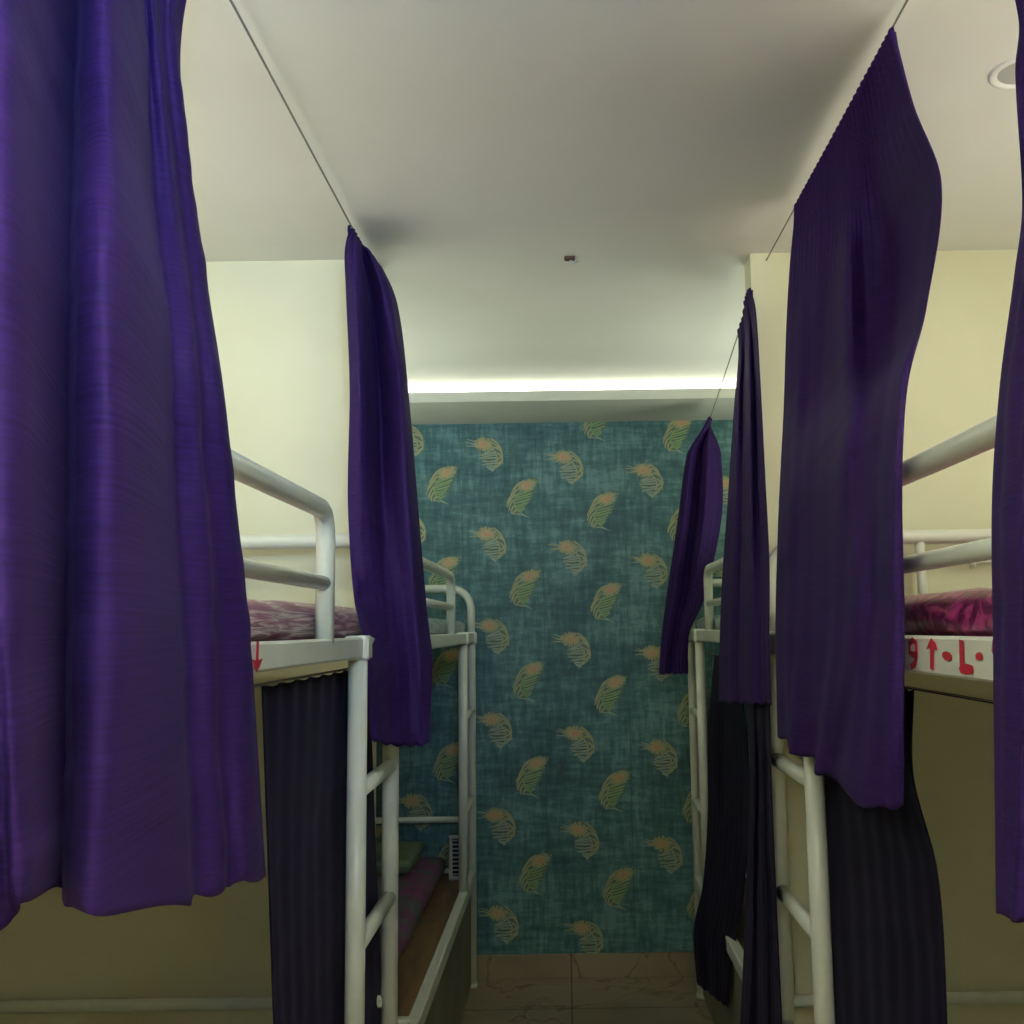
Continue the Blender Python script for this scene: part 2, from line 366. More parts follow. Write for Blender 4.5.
# ------------------------------------------------------------------ bunk beds
def bunk(label, s, xi, w, y0, y1, yl, yg, guard, bar, arch_h, rp, rt, zl, bt=-.012, bb=-.055, wall_end=False, gy0=.35, low=0, marks=None, lower_bar=None, rung_z=(-.35, -.675, -1.0, -1.3), long_rail=True):
    """s: -1 bed on the left of the aisle, +1 on the right; heights relative to the eye."""
    xo = xi + s*w
    root = empty('bunk_bed', (xi + s*w/2, (y0+y1)/2, 0), label, 'bunk bed')
    lohi = lambda a, b: (min(a, b), max(a, b))
    bt, bb = H+bt, H+bb                                           # top beam
    f = MB()
    for x in (xi, xo):
        f.box((x-.016, y0, bb), (x+.016, y1, bt), .004)
    for y in (y0, y1): f.box((min(xi, xo), y-.015, bb), (max(xi, xo), y+.015, bt), .004)
    f.build('upper_frame', M['metal'], root)
    x0, x1 = lohi(xi + s*.017, xo - s*.017)
    MB().box((x0, y0+.016, bt-.03), (x1, y1-.016, bt-.015)).build('bed_board', M['board'], root)
    for x in (xi, xo):
        for y in ((y1,) if wall_end else (y0, y1)):
            MB().tube([(x, y, 0), (x, y, bb+.01), (x, y, bt+.002)], rp).tube([(x, y, 0), (x, y, .018)], rp*1.12).build('post', M['metal'], root)
    z1 = 0 if long_rail else H+zl-.05
    MB().tube([(xi, yl, z1), (xi, yl, bt-.004)], rp).build('ladder_rail', M['metal'], root)
    for y in ((yl, y1)): MB().box((xi-rp*1.28, y-rp*1.25, bb-.006), (xi+rp*1.28, y+rp*1.25, bt+.004), .006).build('corner_sleeve', M['metal'], root)
    for z in rung_z:
        if z > (-1.45 if long_rail else zl): MB().tube([(xi, yl+rp*.6, H+z), (xi, y1-rp*.6, H+z)], rt*1.0).build('rung', M['metal'], root)
    # guard rail: a bent tube with one bar below it
    MB().tube(fillet([(xi, yg, bt-.01), (xi, yg, H+guard), (xi, y0+gy0, H+guard), (xi, y0+gy0, bt-.01)], .055), rt).build('guard_rail', M['metal'], root)
    MB().tube([(xi, yg-rt*.5, H+bar), (xi, y0+gy0+rt*.5, H+bar)], rt*.76).build('guard_bar', M['metal'], root)
    # end rails: a hoop over the width of the bed with two uprights
    for y in ((y1,) if wall_end else (y0, y1)):
        MB().tube(fillet([(xi, y, bt-.01), (xi, y, H+arch_h), (xo, y, H+arch_h), (xo, y, bt-.01)], .15, 14), rt*1.05).build('end_rail', M['metal'], root)
        for k in (.38, .76):
            MB().tube([(xi+s*w*k, y, bt-.01), (xi+s*w*k, y, H+arch_h)], rt*.7).build('end_bar', M['metal'], root)
    # lower bed
    lt, lb = H+zl, H+zl-.05
    f = MB()
    for x in (xi, xo): f.box((x-.017, y0, lb), (x+.017, y1, lt), .004)
    for y in (y0, y1): f.box((min(xi, xo), y-.015, lb), (max(xi, xo), y+.015, lt), .004)
    if low: f.box((xi-.004, 2.655, lb), (xi+.017, y0, lt)).box((xi-.085, 2.655, lt-.03), (xi-.004, y0, lt-.012))
    f.build('lower_frame', M['metal'], root)
    MB().box((x0, y0+.016, lt-.03), (x1, y1-.016, lt-.012)).build('bed_board', M['board'], root)
    MB().box((*lohi(xi+s*.002, xi+s*.014)[:1], (2.66 if low else y0+.03), .02), (lohi(xi+s*.002, xi+s*.014)[1], y1-.03, lb-.002)).build('side_panel', M['panel'], root)
    for z in ((lower_bar,) if lower_bar else ()):
        MB().tube([(xi, y1, H+z), (xo, y1, H+z)], rt*.8).build('end_bar', M['metal'], root)
    if marks: marks(root, xi - s*.0175, s)
    return root

def paint_stroke(mb, pts, w, X, s):
    """flat brushed stroke on the plane x = X: photo points turned onto the beam face"""
    P = [on_x(px, py, X) for px, py in pts]; n = len(P); base = len(mb.v)
    for i, p in enumerate(P):
        a, c = P[max(i-1, 0)], P[min(i+1, n-1)]; ty, tz = c.y-a.y, c.z-a.z; l = math.hypot(ty, tz) or 1
        for sg in (1, -1):
            for dx in (0, -s*.0005): mb.v.append((X+dx, p.y - sg*tz/l*w/2, p.z + sg*ty/l*w/2))
    for i in range(n-1):
        b0 = base+4*i; b1 = b0+4
        mb.face([b0+1, b0+3, b1+3, b1+1]); mb.face([b0, b0+1, b1+1, b1]); mb.face([b0+2, b1+2, b1+3, b0+3])
    mb.face([base, base+2, base+3, base+1]); e = base+4*(n-1); mb.face([e, e+1, e+3, e+2])
def paint_poly(mb, pts, X, s):
    P = [on_x(px, py, X) for px, py in pts]; n = len(P); b = len(mb.v)
    for dx in (0, -s*.0007):
        for p in P: mb.v.append((X+dx, p.y, p.z))
    mb.face(range(b, b+n)); mb.face(list(range(b+n, b+2*n))[::-1])
    for i in range(n): mb.face([b+i, b+(i+1) % n, b+n+(i+1) % n, b+n+i])
def letters(root, strokes, X, s, label):
    for group in strokes:
        mb = MB()
        for pts, w in group: paint_stroke(mb, pts, w, X, s) if w else paint_poly(mb, pts, X, s)
        o = mb.build('lettering', M['red'], root, recalc=True); o['label'] = label
def marks_right(root, X, s):
    letters(root, [
        [([(916.5, 654), (913, 655), (909.5, 652), (909.5, 644), (912.5, 640), (916, 643), (916.8, 655), (915, 664), (911, 667)], .009)],
        [([(932, 641), (932, 655), (932, 669.5)], .013), ([(926.8, 649), (929, 643), (931.5, 638), (935.3, 643), (937.5, 650.5), (932, 648)], 0)],
        [([(942.3, 655), (943.5, 652), (946.5, 651.2), (950, 652.8), (951.6, 656), (951, 659.8), (948.5, 661.3), (944.5, 659.2)], 0)],
        [([(961.5, 640), (961.8, 655), (962.3, 671)], .014), ([(959.3, 668), (961.8, 664), (967, 663.8), (972.5, 665.5), (973.5, 669), (973, 674), (966, 674.6), (961, 673)], 0)],
        [([(975.8, 655.5), (977.5, 652.6), (980.5, 652.2), (982.4, 655), (982, 658.8), (979.3, 660.6), (976.5, 659.2)], 0)],
        [([(1001, 641), (994, 643), (993.5, 650), (996, 656), (1003, 658), (1006, 668), (1000, 676), (994, 672)], .010)],
    ], X, s, 'red hand-painted mark on the white bed beam')
def marks_left(root, X, s):
    letters(root, [
        [([(257.7, 641.5), (257.3, 654), (256.8, 667)], .010), ([(252.2, 659.5), (257, 661), (262.4, 658.5), (259.5, 666), (256.4, 672), (254, 667)], 0)],
        [([(240, 643), (247, 645), (249, 654), (247, 668), (240, 671)], .010)],
    ], X, s, 'red hand-painted mark on the white bed beam')

XL, XR = -.45, .53
b_nl = bunk('white metal bunk bed with a ladder, nearest on the left of the aisle', -1, XL, 1.15, .30, 2.60, 2.185, 1.88, .228, .091, .235, .021, .0178, -1.16, lower_bar=-.905, marks=marks_left, rung_z=(-.338, -.656, -.98, -1.3))
b_nr = bunk('white metal bunk bed with red painted lettering, nearest on the right of the aisle', 1, XR, 1.05, .30, 2.62, 2.22, 1.98, .232, .091, .225, .0215, .0178, -1.16, lower_bar=-.925, bt=-.018, bb=-.073, marks=marks_right, rung_z=(-.338, -.66, -.98, -1.3))
FL, FR = -.42, .53
b_fl = bunk('white metal bunk bed on the left, standing against the feather wallpaper', -1, FL, 1.10, 2.80, 4.46, 4.10, 3.68, .198, .085, .185, .019, .0165, -1.017, lower_bar=-.81, rung_z=(-.35, -.72), wall_end=True, gy0=.0, low=1, long_rail=False)
b_fr = bunk('white metal bunk bed on the right, mostly hidden by curtains near the wallpaper', 1, FR, 1.05, 2.80, 4.30, 4.03, 3.74, .212, .085, .185, .019, .0165, -1.017, rung_z=(-.35, -.72), wall_end=True, gy0=.0, long_rail=False)

# ------------------------------------------------------------------ mattresses
def mattress(name, x0, x1, y0, y1, z0, z1, m, label, cat='mattress', rumple=.006, seed=0, tuft=0.):
    nx, ny = 18, 60; r = (z1-z0)*.45; mb = MB(); lay = []
    prof = [(0, 0, .5), (0, .25, .12), (0, .5, 0), (0, .75, .12)]
    levels = [(r*.7, z0), (0, z0+r*.6), (-r*.05, (z0+z1)/2), (0, z1-r*.6), (r*.6, z1-r*.08), (r*1.3, z1)]
    per = []
    def ring(ins):
        a0, a1, b0, b1 = x0+ins, x1-ins, y0+ins, y1-ins; c = .05; P = []
        for i in range(nx): P.append((a0+(a1-a0)*i/nx, b0))
        for i in range(ny): P.append((a1, b0+(b1-b0)*i/ny))
        for i in range(nx): P.append((a1-(a1-a0)*i/nx, b1))
        for i in range(ny): P.append((a0, b1-(b1-b0)*i/ny))
        return P
    n = 2*(nx+ny)
    for ins, z in levels:
        base = len(mb.v); lay.append(base)
        for (x, y) in ring(ins):
            d = noise.noise(Vector((x*6+seed, y*6, z*30))) * rumple
            side = (x - (x0+x1)/2) / (x1-x0)
            mb.v.append((x + (d if abs(side) > .3 else 0), y, z + (abs(d) if z > z0+.001 else 0)))
    for a, b2 in zip(lay, lay[1:]):
        for k in range(n): mb.face([a+k, a+(k+1) % n, b2+(k+1) % n, b2+k], 0, True)
    # top grid
    ins = levels[-1][0]; top = lay[-1]; gi = {}
    def rim(i, j):
        if j == 0: return top+i if i < nx else top+nx
        if i == nx: return top+nx+j
        if j == ny: return top+nx+ny+(nx-i)
        if i == 0: return top+(2*nx+ny+(ny-j)) % n
        return None
    for j in range(ny+1):
        for i in range(nx+1):
            q = rim(i, j)
            if q is None:
                x = x0+ins+(x1-x0-2*ins)*i/nx; y = y0+ins+(y1-y0-2*ins)*j/ny
                mb.v.append((x, y, z1 + abs(noise.noise(Vector((x*6+seed, y*6, 0))))*rumple*1.5)); q = len(mb.v)-1
            gi[i, j] = q
    for j in range(ny):
        for i in range(nx): mb.face([gi[i, j], gi[i+1, j], gi[i+1, j+1], gi[i, j+1]], 0, True)
    mb.face([lay[0]+k for k in range(n)][::-1])
    o = mb.build(name, m); tag(o, label, cat); return o
BZ = H-.026
mattress('mattress', XL-1.10, XL-.022, .36, 2.56, BZ, H+.053, M['plum_stripe'], 'thin plum and pale striped mattress on top of the near left bunk', rumple=.012, seed=3)
mattress('mattress', XR+.022, XR+1.02, .36, 2.58, BZ-.006, H+.046, M['pink_satin'], 'glossy magenta floral mattress on top of the near right bunk', rumple=.010, seed=9)
mattress('mattress', FL-1.06, FL-.022, 2.83, 4.42, BZ, H+.042, M['blue_print'], 'pale blue and white printed mattress on top of the far left bunk', seed=5)
mattress('mattress', FR+.022, FR+1.02, 2.83, 4.26, BZ, H+.042, M['blue_print'], 'pale mattress on top of the far right bunk, barely seen past a curtain', seed=6)
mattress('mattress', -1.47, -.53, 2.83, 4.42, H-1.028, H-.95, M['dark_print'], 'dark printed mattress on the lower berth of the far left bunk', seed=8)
mattress('folded_blanket', -1.25, -.615, 4.02, 4.40, H-.938, H-.885, M['green_blanket'], 'folded green blanket at the wallpaper end of the lower berth', 'blanket', .01, 12)

# small grille heater-like box on the lower berth by the wall
gx, gy = -.50, 4.32
g = empty('ventilation_grille', (gx, gy, H-1.028), 'small white-framed dark grille box beside the far ladder on the lower berth', 'grille')
c0 = on_y(449, 835, gy); c1 = on_y(468, 868, gy)
X0, X1, Z0, Z1 = c0.x, c1.x, H-1.028, c0.z
MB().box((X0+.004, gy+.004, Z0+.004), (X1-.004, gy+.07, Z1-.004), .004).build('casing', M['black'], g)
mbf = MB()
for a, b2 in (((X0, Z0), (X1, Z0+.014)), ((X0, Z1-.014), (X1, Z1)), ((X0, Z0+.014), (X0+.014, Z1-.014)), ((X1-.014, Z0+.014), (X1, Z1-.014))):
    mbf.box((a[0], gy-.008, a[1]), (b2[0], gy+.004, b2[1]), .002)
mbf.build('frame', M['greyplastic'], g)
mbf = MB()
for k in range(9):
    z = Z0+.022+(Z1-Z0-.044)*k/8; mbf.box((X0+.014, gy-.003, z-.002), (X1-.014, gy+.003, z+.002))
mbf.build('louvre', M['greyplastic'], g)

# ------------------------------------------------------------------ curtains
def catmull(P, u):
    n = len(P)-1; u = min(max(u, 0), 1)*n; i = min(int(u), n-1); t = u-i
    p1, p2 = P[i], P[i+1]; p0 = P[i-1] if i else p1*2-p2; p3 = P[i+2] if i+2 <= n else p2*2-p1
    return .5*((2*p1) + (p2-p0)*t + (2*p0-5*p1+4*p2-p3)*t*t + (3*p1-p0-3*p2+p3)*t**3)
def curtain(name_label, cat, rows, m, cord=None, name='curtain', nu=150, nv=110, ripple=.0015, seed=0, thick=.0025, gathers=0, wrinkle=.004, gw=.008):
    """rows: list of (z, [(px, Y), ...]) or (z, [Y, ...]) with Y on the cord line cord(Y)->(x, z)"""
    keys = []
    for z, pts in rows:
        q = []
        for p in pts:
            if isinstance(p, list):                    # (px, X) or (px, py, X): cloth held in a plane parallel to the aisle
                if len(p) == 2: q.append(Vector((p[1], y_for(p[0], p[1], H+z), H+z)))
                else: q.append(on_x(p[0], p[1], p[2]))
            elif isinstance(p, tuple): q.append(Vector((x_for(p[0], p[1], H+z), p[1], H+z)))
            else:
                cx, cz = cord(p); q.append(Vector((cx, p, cz-.004)))
        keys.append(q)
    zs = [z for z, _ in rows]; mb = MB(); mb.uv = []
    nk = len(keys); grid = []
    U = [i/nu for i in range(nu+1)]
    cols = [[catmull(k, u) for k in keys] for u in U]
    for j in range(nv+1):
        v = j/nv; zt = zs[0] + (zs[-1]-zs[0])*v
        i = 0
        while i < nk-2 and zt < zs[i+1]: i += 1
        t = (zs[i]-zt)/(zs[i]-zs[i+1]); row = []
        for c in cols:
            p1, p2 = c[i], c[i+1]
            h = zs[i]-zs[i+1]
            m1 = (p2 - c[i-1])*(h/(zs[i-1]-zs[i+1])) if i else (p2-p1)
            m2 = (c[i+2] - p1)*(h/(zs[i]-zs[i+2])) if i+2 < nk else (p2-p1)
            t2, t3 = t*t, t*t*t
            row.append(p1*(2*t3-3*t2+1) + m1*(t3-2*t2+t) + p2*(-2*t3+3*t2) + m2*(t3-t2))
        grid.append(row)
    for j, row in enumerate(grid):
        v = j/nv; L_ = 0.
        for i, p in enumerate(row):
            a = row[max(i-1, 0)]; c = row[min(i+1, nu)]; t = (c-a); t.z = 0
            if i: L_ += (row[i]-row[i-1]).length
            n = Vector((-t.y, t.x, 0)); n = n.normalized() if n.length > 1e-9 else Vector((1, 0, 0))
            edge = min(1, min(i, nu-i)/(nu*.05))
            d = ripple*math.sin(2*PI*(i/nu)*9 + seed + .8*math.sin(v*3+seed))*edge*min(1, v*4+.1)
            d += wrinkle*noise.noise(Vector((i/nu*4+seed, v*11, seed)))*edge*min(1, v*5)
            d += wrinkle*.5*noise.noise(Vector((i/nu*3, v*36+i/nu*5, seed+7)))*edge*min(1, v*5)
            dz = 0
            if gathers:
                g_ = math.exp(-v*16); d += gw*math.sin(2*PI*gathers*i/nu)*g_; dz = .6*gw*math.sin(2*PI*gathers*i/nu+1)*math.exp(-v*60)
            q = p + n*d; q.z += dz + (.0025*math.sin(i*.21+seed) if j > nv-2 else 0)
            mb.v.append(tuple(q)); mb.uv.append((i/nu*1.1 + seed*.37, -p.z+seed))
    W = nu+1
    for j in range(nv):
        for i in range(nu): mb.face([j*W+i, (j+1)*W+i, (j+1)*W+i+1, j*W+i+1], 0, True)
    o = mb.build(name, m, recalc=False)
    so = o.modifiers.new('cloth_thickness', 'SOLIDIFY'); so.thickness = thick; so.offset = 0
    tag(o, name_label, cat); return o

XCL, XCR = -.524, .572
zc = H+1.01
cordL = lambda Y: (XCL, zc); cordR = lambda Y: (XCR, zc)
FA, FB = Vector((.527, 2.69, H+.915)), Vector((.640, D, H+.853))
def cordF(Y):
    t = (Y-FA.y)/(FB.y-FA.y); p = FA.lerp(FB, t); return (p.x, p.z - .006*math.sin(PI*min(max(t, 0), 1)))
LAB = 'curtain'
curtain('large purple slub curtain in the left foreground, cut off by the picture edge', LAB, [
    (1.01, [.72, .78, .84, .91, .96, 1.02, 1.08, 1.13, 1.18, 1.24, 1.29, 1.35]),
    (.78, [[-150, -.50], [-40, -.46], [22, -.46], [70, -.51], [80, -.485], [103, -.465], [136, -.49], [143, -.51], [153, -.50], [160, -.52], [174, -.51], [179.5, -.525]]),
    (.50, [[-150, -.47], [-35, -.43], [22, -.415], [70, -.49], [84, -.45], [116, -.415], [148, -.455], [155, -.48], [176, -.465], [183, -.485], [199, -.475], [205, -.495]]),
    (.30, [[-150, -.42], [-30, -.385], [20, -.375], [66, -.424], [80, -.395], [118, -.365], [161, -.40], [168, -.418], [193, -.402], [200, -.42], [217, -.408], [223, -.424]]),
    (.18, [[-150, -.42], [-30, -.38], [20, -.37], [65, -.424], [79, -.392], [120, -.358], [168, -.40], [175, -.42], [200, -.402], [207, -.422], [228, -.408], [234, -.424]]),
    (0., [[-150, -.425], [-20, -.38], [18, -.37], [64, -.424], [77, -.392], [122, -.358], [176, -.405], [183, -.425], [210, -.41], [217, -.43], [243, -.415], [249, -.425]]),
    (-.33, [[-150, 965, -.42], [0, 927, -.40], [22, 900, -.38], [62, 890, -.43], [66, 909, -.40], [110, 913, -.365], [186, 905, -.395], [192, 897, -.42], [220, 893, -.405], [227, 885, -.43], [248, 882, -.41], [265, 878, -.43]]),
    ], M['purple'], cordL, seed=1., nu=240, nv=150, gathers=26, ripple=.0012)
curtain('narrow bunched purple curtain hanging beside the near left ladder', LAB, [
    (1.01, [2.405, 2.43, 2.46, 2.49, 2.52, 2.57, 2.63]),
    (.94, [(345, 2.38), (352, 2.36), (358, 2.38), (364, 2.47), (370, 2.42), (375, 2.46), (381, 2.52)]),
    (.84, [(346, 2.37), (355, 2.34), (363, 2.38), (372, 2.49), (382, 2.42), (390, 2.44), (397, 2.51)]),
    (.58, [(350, 2.36), (360, 2.33), (369, 2.38), (379, 2.49), (391, 2.43), (402, 2.41), (409, 2.51)]),
    (.30, [(348, 2.35), (360, 2.34), (371, 2.37), (382, 2.44), (394, 2.43), (408, 2.40), (418, 2.49)]),
    (.08, [(354, 2.30), (366, 2.33), (378, 2.36), (390, 2.39), (402, 2.41), (415, 2.40), (425.5, 2.47)]),
    (.0, [(362, 2.22), (372, 2.29), (382, 2.34), (393, 2.38), (405, 2.41), (417, 2.40), (429, 2.47)]),
    (-.06, [(367, 2.20), (377, 2.27), (387, 2.33), (397, 2.37), (408, 2.41), (420, 2.40), (432, 2.46)]),
    (-.285, [[371, 740, -.43], [379, 742, -.415], [389, 745, -.405], [399, 746, -.39], [410, 746, -.37], [420, 746, -.35], [429, 743, -.33]]),
    ], M['purple'], cordL, seed=2.3, gathers=7, ripple=.0003, wrinkle=.004)
XC = .492
curtain('wide purple curtain with a gathered top edge, hanging over the near right bunk', LAB, [
    (1.01, [2.33, 2.23, 2.13, 2.03, 1.93, 1.84, 1.75, 1.67, 1.597]),
    (.87, [(790.5, 2.32), (803, 2.25), (819, 2.16), (834, 2.1), (848, 2.0), (862, 1.96), (880, 1.92), (898, 1.74), (913, 1.60)]),
    (.72, [(787, 2.31), (800, 2.24), (816, 2.17), (832, 2.11), (848, 1.96), (866, 1.98), (892, 1.94), (921, 1.72), (941, 1.58)]),
    (.50, [(784, 2.31), (797, 2.22), (812, 2.18), (830, 2.08), (849, 1.93), (870, 1.92), (892, 1.84), (912, 1.66), (926, 1.55)]),
    (.36, [[781, .505], [793, .497], [808, .503], [826, .505], [849, .49], [866, .51], [884, .515], [899, .50], [909, .51]]),
    (.23, [[778.5, .495], [789, .485], [804, .495], [822, .495], [843, .475], [856, .485], [875, .495], [891, .48], [902, .49]]),
    (0., [[776, .494], [786, .48], [800, .487], [822, .493], [838, .48], [856, .47], [872, .487], [888, .478], [904, .492]]),
    (-.262, [[778, 737, .494], [788, 741, .48], [791, 755, .47], [813, 757, .492], [817, 774, .472], [836, 779, .492], [856, 803, .465], [885, 808, .478], [903, 807, .488]]),
    ], M['purple'], cordR, seed=3.1, nu=200, nv=130, gathers=30, ripple=.001, wrinkle=.005)
curtain('purple curtain at the right picture edge, only its left border showing', LAB, [
    (1.01, [1.235, 1.19, 1.13, 1.08, 1.01, .95, .88]),
    (.80, [(1019, 1.25), (1042, 1.2), (1065, 1.12), (1095, 1.12), (1130, 1.0), (1170, .98), (1215, .88)]),
    (.72, [(1016, 1.24), (1040, 1.2), (1065, 1.12), (1095, 1.10), (1130, 1.0), (1170, .96), (1215, .86)]),
    (.51, [(1023, 1.18), (1042, 1.14), (1065, 1.06), (1095, 1.04), (1130, .95), (1170, .91), (1215, .82)]),
    (.38, [[1015, .505], [1038, .485], [1062, .50], [1092, .49], [1130, .505], [1170, .49], [1215, .505]]),
    (.27, [[1001, .50], [1024, .48], [1055, .495], [1090, .48], [1130, .495], [1170, .48], [1215, .495]]),
    (.14, [[993, .495], [1020, .475], [1050, .49], [1086, .475], [1130, .49], [1170, .475], [1215, .49]]),
    (-.015, [[994, .495], [1020, .475], [1050, .49], [1086, .475], [1130, .49], [1170, .475], [1215, .49]]),
    (-.33, [[997, 911, .495], [1010, 919, .478], [1045, 924, .49], [1080, 940, .475], [1130, 970, .49], [1170, 1000, .475], [1215, 1040, .49]]),
    ], M['purple'], cordR, seed=4.6, gathers=16, ripple=.002)
curtain('slim purple curtain just beyond the right partition wall', LAB, [
    (.91, [3.02, 2.93, 2.85, [746.5, 301, .512], [748.5, 294, .50], [750.5, 289, .487]]),
    (.80, [[738.5, .535], [742, .525], [745, .53], [748.5, .505], [752, .51], [755.5, .495]]),
    (.66, [[734.5, .515], [739, .50], [744, .512], [749, .49], [754, .505], [759, .495]]),
    (.36, [[727.5, .50], [735, .485], [743, .50], [750, .48], [757, .50], [765, .495]]),
    (.15, [[722.5, .495], [733, .48], [742, .495], [751, .478], [760, .495], [769, .49]]),
    (-.05, [[720, .492], [731, .477], [741, .492], [751, .475], [761, .492], [769, .49]]),
    (-.235, [[719, 702, .492], [731, 703, .477], [742, 703.5, .492], [752, 704, .475], [762, 704, .492], [771, 704, .49]]),
    ], M['purple'], cordF, seed=5.2, gathers=8, ripple=.001, wrinkle=.002)
curtain('small purple curtain farthest away, spreading down against the feather wallpaper', LAB, [
    (.866, [4.08, 4.11, 4.14, 4.17, 4.20, 4.23][::1]),
    (.78, [(695, 4.16), (700, 4.12), (704, 4.16), (708, 4.11), (713, 4.16), (717, 4.19)]),
    (.72, [(687, 4.18), (693, 4.12), (700, 4.18), (707, 4.10), (715, 4.14), (721, 4.19)]),
    (.48, [(679, 4.18), (686, 4.12), (694, 4.19), (704, 4.10), (714, 4.12), (722, 4.19)]),
    (.22, [(670, 4.20), (678, 4.14), (686, 4.20), (696, 4.12), (704, 4.14), (711, 4.19)]),
    (.10, [(666, 4.20), (674, 4.14), (682, 4.20), (690, 4.14), (697, 4.16), (703, 4.19)]),
    (-.03, [(662, 4.20), (668, 4.14), (674, 4.20), (680, 4.15), (685, 4.16), (689, 4.19)]),
    (-.19, [(659, 4.20), (665, 4.15), (671, 4.19), (677, 4.15), (683, 4.16), (688, 4.19)]),
    ], M['purple'], cordF, seed=6.4, gathers=6, ripple=.003)
# lower berth curtains, on cords under the upper beds
ZL_, ZR_ = H-.083, H-.108
OX = .048
lowL = lambda Y: (XL-OX, ZL_); lowR = lambda Y: (XR+OX, ZR_)
curtain('purple curtain with painted-in shade closing the lower berth behind the near left post', LAB, [
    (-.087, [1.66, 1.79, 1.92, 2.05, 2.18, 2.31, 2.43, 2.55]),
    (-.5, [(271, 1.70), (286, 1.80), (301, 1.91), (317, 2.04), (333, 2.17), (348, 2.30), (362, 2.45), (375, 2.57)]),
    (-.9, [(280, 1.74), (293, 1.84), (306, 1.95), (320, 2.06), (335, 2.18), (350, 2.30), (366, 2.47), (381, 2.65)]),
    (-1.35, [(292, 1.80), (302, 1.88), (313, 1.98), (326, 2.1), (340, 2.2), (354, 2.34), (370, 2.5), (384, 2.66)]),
    ], M['shaded_purple'], lowL, seed=7.1, gathers=9, gw=.003, ripple=.0008)
curtain('purple curtain with painted-in shade closing the lower berth beside the near right ladder', LAB, [
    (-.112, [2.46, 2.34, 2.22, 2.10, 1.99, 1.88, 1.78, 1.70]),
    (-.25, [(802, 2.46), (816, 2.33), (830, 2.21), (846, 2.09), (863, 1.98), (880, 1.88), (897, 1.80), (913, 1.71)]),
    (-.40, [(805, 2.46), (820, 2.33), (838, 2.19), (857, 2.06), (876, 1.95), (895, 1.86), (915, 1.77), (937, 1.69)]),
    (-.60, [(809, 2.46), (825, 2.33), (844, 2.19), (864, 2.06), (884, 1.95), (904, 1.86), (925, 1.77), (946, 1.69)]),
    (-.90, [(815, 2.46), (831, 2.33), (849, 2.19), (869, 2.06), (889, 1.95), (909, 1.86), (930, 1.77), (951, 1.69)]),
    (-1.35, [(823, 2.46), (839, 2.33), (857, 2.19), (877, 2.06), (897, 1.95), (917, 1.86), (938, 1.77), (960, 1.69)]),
    ], M['shaded_purple'], lowR, seed=8.2, gathers=9, gw=.003, ripple=.001)
lowF = lambda Y: (FR+OX, ZR_)
curtain('purple curtain with painted-in shade, bunched beside the far right ladder, sweeping inward at its hem', LAB, [
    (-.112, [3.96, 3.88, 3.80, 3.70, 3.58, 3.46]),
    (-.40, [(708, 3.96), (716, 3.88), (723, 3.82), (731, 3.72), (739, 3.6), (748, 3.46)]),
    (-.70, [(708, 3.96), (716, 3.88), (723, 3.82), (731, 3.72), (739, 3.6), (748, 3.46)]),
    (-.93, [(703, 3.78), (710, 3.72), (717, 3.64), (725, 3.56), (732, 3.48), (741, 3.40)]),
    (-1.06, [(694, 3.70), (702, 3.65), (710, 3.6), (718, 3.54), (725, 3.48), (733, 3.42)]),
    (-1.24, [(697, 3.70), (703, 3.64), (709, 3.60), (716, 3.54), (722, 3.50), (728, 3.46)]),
    ], M['shaded_purple'], lowF, seed=9.4, gathers=0, ripple=.0004)
curtain('purple curtain with painted-in shade, falling straight down between the right partition and the far bunk', LAB, [
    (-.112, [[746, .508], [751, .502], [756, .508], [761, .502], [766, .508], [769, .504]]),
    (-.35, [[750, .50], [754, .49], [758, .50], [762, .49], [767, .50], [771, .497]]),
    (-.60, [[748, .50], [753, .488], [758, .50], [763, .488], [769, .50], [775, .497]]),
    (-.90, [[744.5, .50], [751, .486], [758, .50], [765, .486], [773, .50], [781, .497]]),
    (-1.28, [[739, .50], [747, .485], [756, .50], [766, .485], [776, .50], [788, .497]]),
    ], M['shaded_purple'], lowF, seed=10.4, gathers=0, ripple=.001, wrinkle=.003)

# ------------------------------------------------------------------ cords
def cord(label, a, b, r=.0028, sag=.0, m='cord'):
    a, b = Vector(a), Vector(b); mb = MB(); P = []
    for i in range(41):
        t = i/40; p = a.lerp(b, t); p.z -= sag*math.sin(PI*t); P.append(p)
    mb.tube(P, r, 8)
    o = mb.build('cord', M[m]); tag(o, label, 'cord')
    return o
cord('taut twisted cord strung over the left bunks under the ceiling', (XCL, YF, zc), (XCL, PY, zc), .0023)
cord('taut twisted cord strung over the near right bunk under the ceiling', (XCR, YF, zc), (XCR, PY, zc), .002)
P = []
mb = MB()
for i in range(41):
    Y = FA.y - .01 + (D-FA.y+.01)*i/40; x, z = cordF(Y); P.append((x, Y, z))
mb.tube(P, .0022, 8); tag(mb.build('cord', M['cord']), 'thin cord running from the right partition wall to the wallpapered wall', 'cord')
cord('thin cord stretched under the top berth of the near right bunk', (XR+OX, .34, ZR_), (XR+OX, 2.605, ZR_), .0026, m='chrome')
cord('thin cord stretched under the top berth of the near left bunk', (XL-OX, .34, ZL_), (XL-OX, 2.585, ZL_), .0026)
cord('thin cord stretched under the top berth of the far right bunk', (FR+OX, 2.81, ZR_), (FR+OX, 4.285, ZR_), .0026)

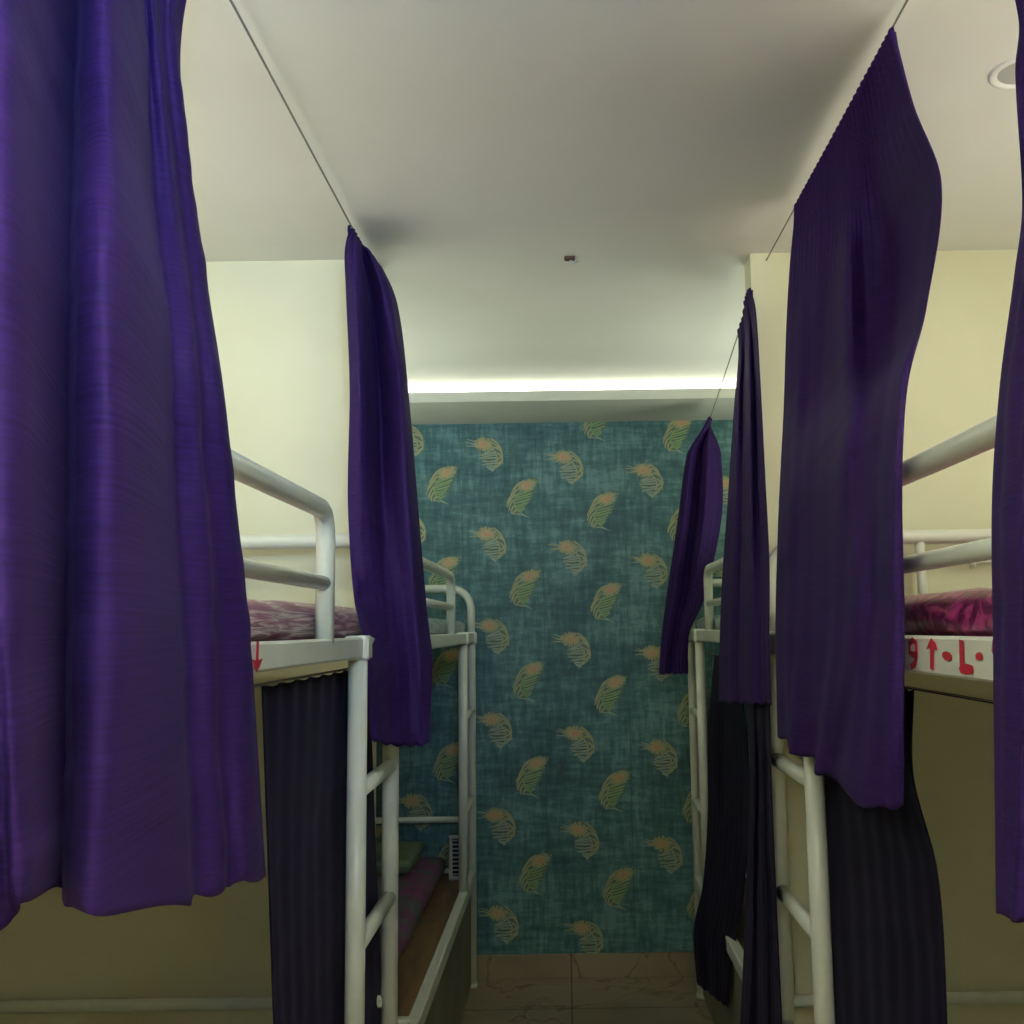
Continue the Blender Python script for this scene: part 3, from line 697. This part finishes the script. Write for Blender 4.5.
# ------------------------------------------------------------------ ceiling fittings
def downlight(x, y, label, lit=True):
    z = CZ + .012*math.exp(-((y-2.05)/.35)**2)
    root = empty('downlight', (x, y, z), label, 'ceiling light')
    R = .060; mb = MB(); n = 40
    prof = [(R, 0), (R, -.004), (R-.004, -.006), (R-.012, -.005), (R-.016, 0.0)]
    for (r_, dz) in prof:
        for k in range(n): mb.v.append((x+r_*math.cos(2*PI*k/n), y+r_*math.sin(2*PI*k/n), z+dz))
    for a in range(len(prof)-1):
        for k in range(n): mb.face([a*n+k, a*n+(k+1) % n, (a+1)*n+(k+1) % n, (a+1)*n+k], 0, True)
    mb.build('trim_ring', M['whiteplastic'], root, recalc=False)
    mb = MB(); rr = R-.0155
    for k in range(n): mb.v.append((x+rr*math.cos(2*PI*k/n), y+rr*math.sin(2*PI*k/n), z-.0015))
    mb.face(range(n)); mb.build('diffuser', M['greyplastic'] if not lit else M['glow'], root, recalc=False)
    return root
M['glow'] = emis('lamp_diffuser', (1., .96, .84), 5.)
DX = x_for(1023, 1.79, CZ)
downlight(DX, 1.79, 'round recessed ceiling fitting with a white ring, right of the tall curtain', lit=False)
# small brown stub in the ceiling
sy_ = 2.70; sx = x_for(571, sy_, CZ)
r0 = empty('ceiling_hook', (sx, sy_, CZ), 'small brown and white hook stub in the middle of the ceiling', 'hook')
MB().box((sx-.019, sy_-.012, CZ-.009), (sx+.011, sy_+.008, CZ+.004), .003).build('base_plate', M['brown'], r0)
MB().tube([(sx-.002, sy_-.002, CZ-.006), (sx+.004, sy_-.004, CZ-.016), (sx+.02, sy_-.004, CZ-.012)], .004, 8).build('hook_arm', M['greyplastic'], r0)
# little white hook on the right partition
p = on_y(972, 564, PY)
r0 = empty('wall_hook', (p.x, PY, p.z), 'small white hook on the cream wall above the magenta mattress', 'hook')
MB().tube([(p.x, PY+.002, p.z-.006), (p.x, PY-.010, p.z-.004), (p.x-.002, PY-.016, p.z+.004)], .007, 10).build('hook_knob', M['whiteplastic'], r0)
MB().tube([(p.x, PY-.012, p.z+.001), (p.x+.07, PY-.014, p.z+.006), (p.x+.16, PY-.014, p.z+.004)], .0035, 8).build('wire', M['whiteplastic'], r0)

# ------------------------------------------------------------------ light
def area(name, loc, rot, size, power, col=(1, .97, .86), sy=None, spread=PI, shape='RECTANGLE'):
    d = bpy.data.lights.new(name, 'AREA'); d.energy = power; d.color = col; d.size = size
    d.shape = shape
    if shape == 'RECTANGLE': d.size_y = sy or size
    d.spread = spread
    o = bpy.data.objects.new(name, d); C.objects.link(o); o.location = loc; o.rotation_euler = rot; return o
LC = (.97, 1., .84)
for x, y, pw in ((-1.05, 1.85, 3.4), (DX+.2, 1.80, 4.0), (-1.05, .2, .6), (1.05, .2, .6)):
    area('downlight_lamp', (x, y, CZ-.03), (0, 0, 0), .12, pw, LC, shape='DISK')
for x in (-1.15, 1.2):       # added fill lights over the near upper berths, turned up to the ceiling
    area('ceiling_fill', (x, 1.45, H+.30), (PI-.1, 0, 0), .9, 5.8, LC, 1.6)
area('cove_and_fill_lamp', (0, YF+.25, CZ-.16), (PI-.12, 0, 0), 3.2, 180., (.97, .99, .93), .06)  # added fill aimed up from behind the camera, no cove there
area('cove_and_fill_lamp', (0, sy+.2, H+.975), (PI, 0, 0), 3.3, 10., (.98, 1., .86), .03)
for x in (-1.1, 1.1):      # fill lights, likewise added, over the far upper berths, turned up to the ceiling
    area('ceiling_fill', (x, 3.55, H+.22), (PI, 0, 0), .8, 7.5, LC, .8)
dv = Vector((-.52, 1.0, 2.35)) - Vector((.25, YF+.05, 2.15))
area('blue_fill', (.25, YF+.05, 2.15), dv.to_track_quat('-Z', 'Y').to_euler(), .35, 7., (.28, .52, 1.), .35, spread=1.1)  # added blue fill tinting the top of the left curtain, no doorway
w = bpy.data.worlds.new('world'); S.world = w; w.use_nodes = True
w.node_tree.nodes['Background'].inputs[0].default_value = (.5, .52, .5, 1); w.node_tree.nodes['Background'].inputs[1].default_value = .15

S.view_settings.view_transform = 'Standard'; S.view_settings.look = 'None'
S.view_settings.exposure = 0.12; S.view_settings.gamma = 1; S.view_settings.use_curve_mapping = False
S.cycles.use_denoising = True
S.cycles.max_bounces = 8; S.cycles.diffuse_bounces = 5
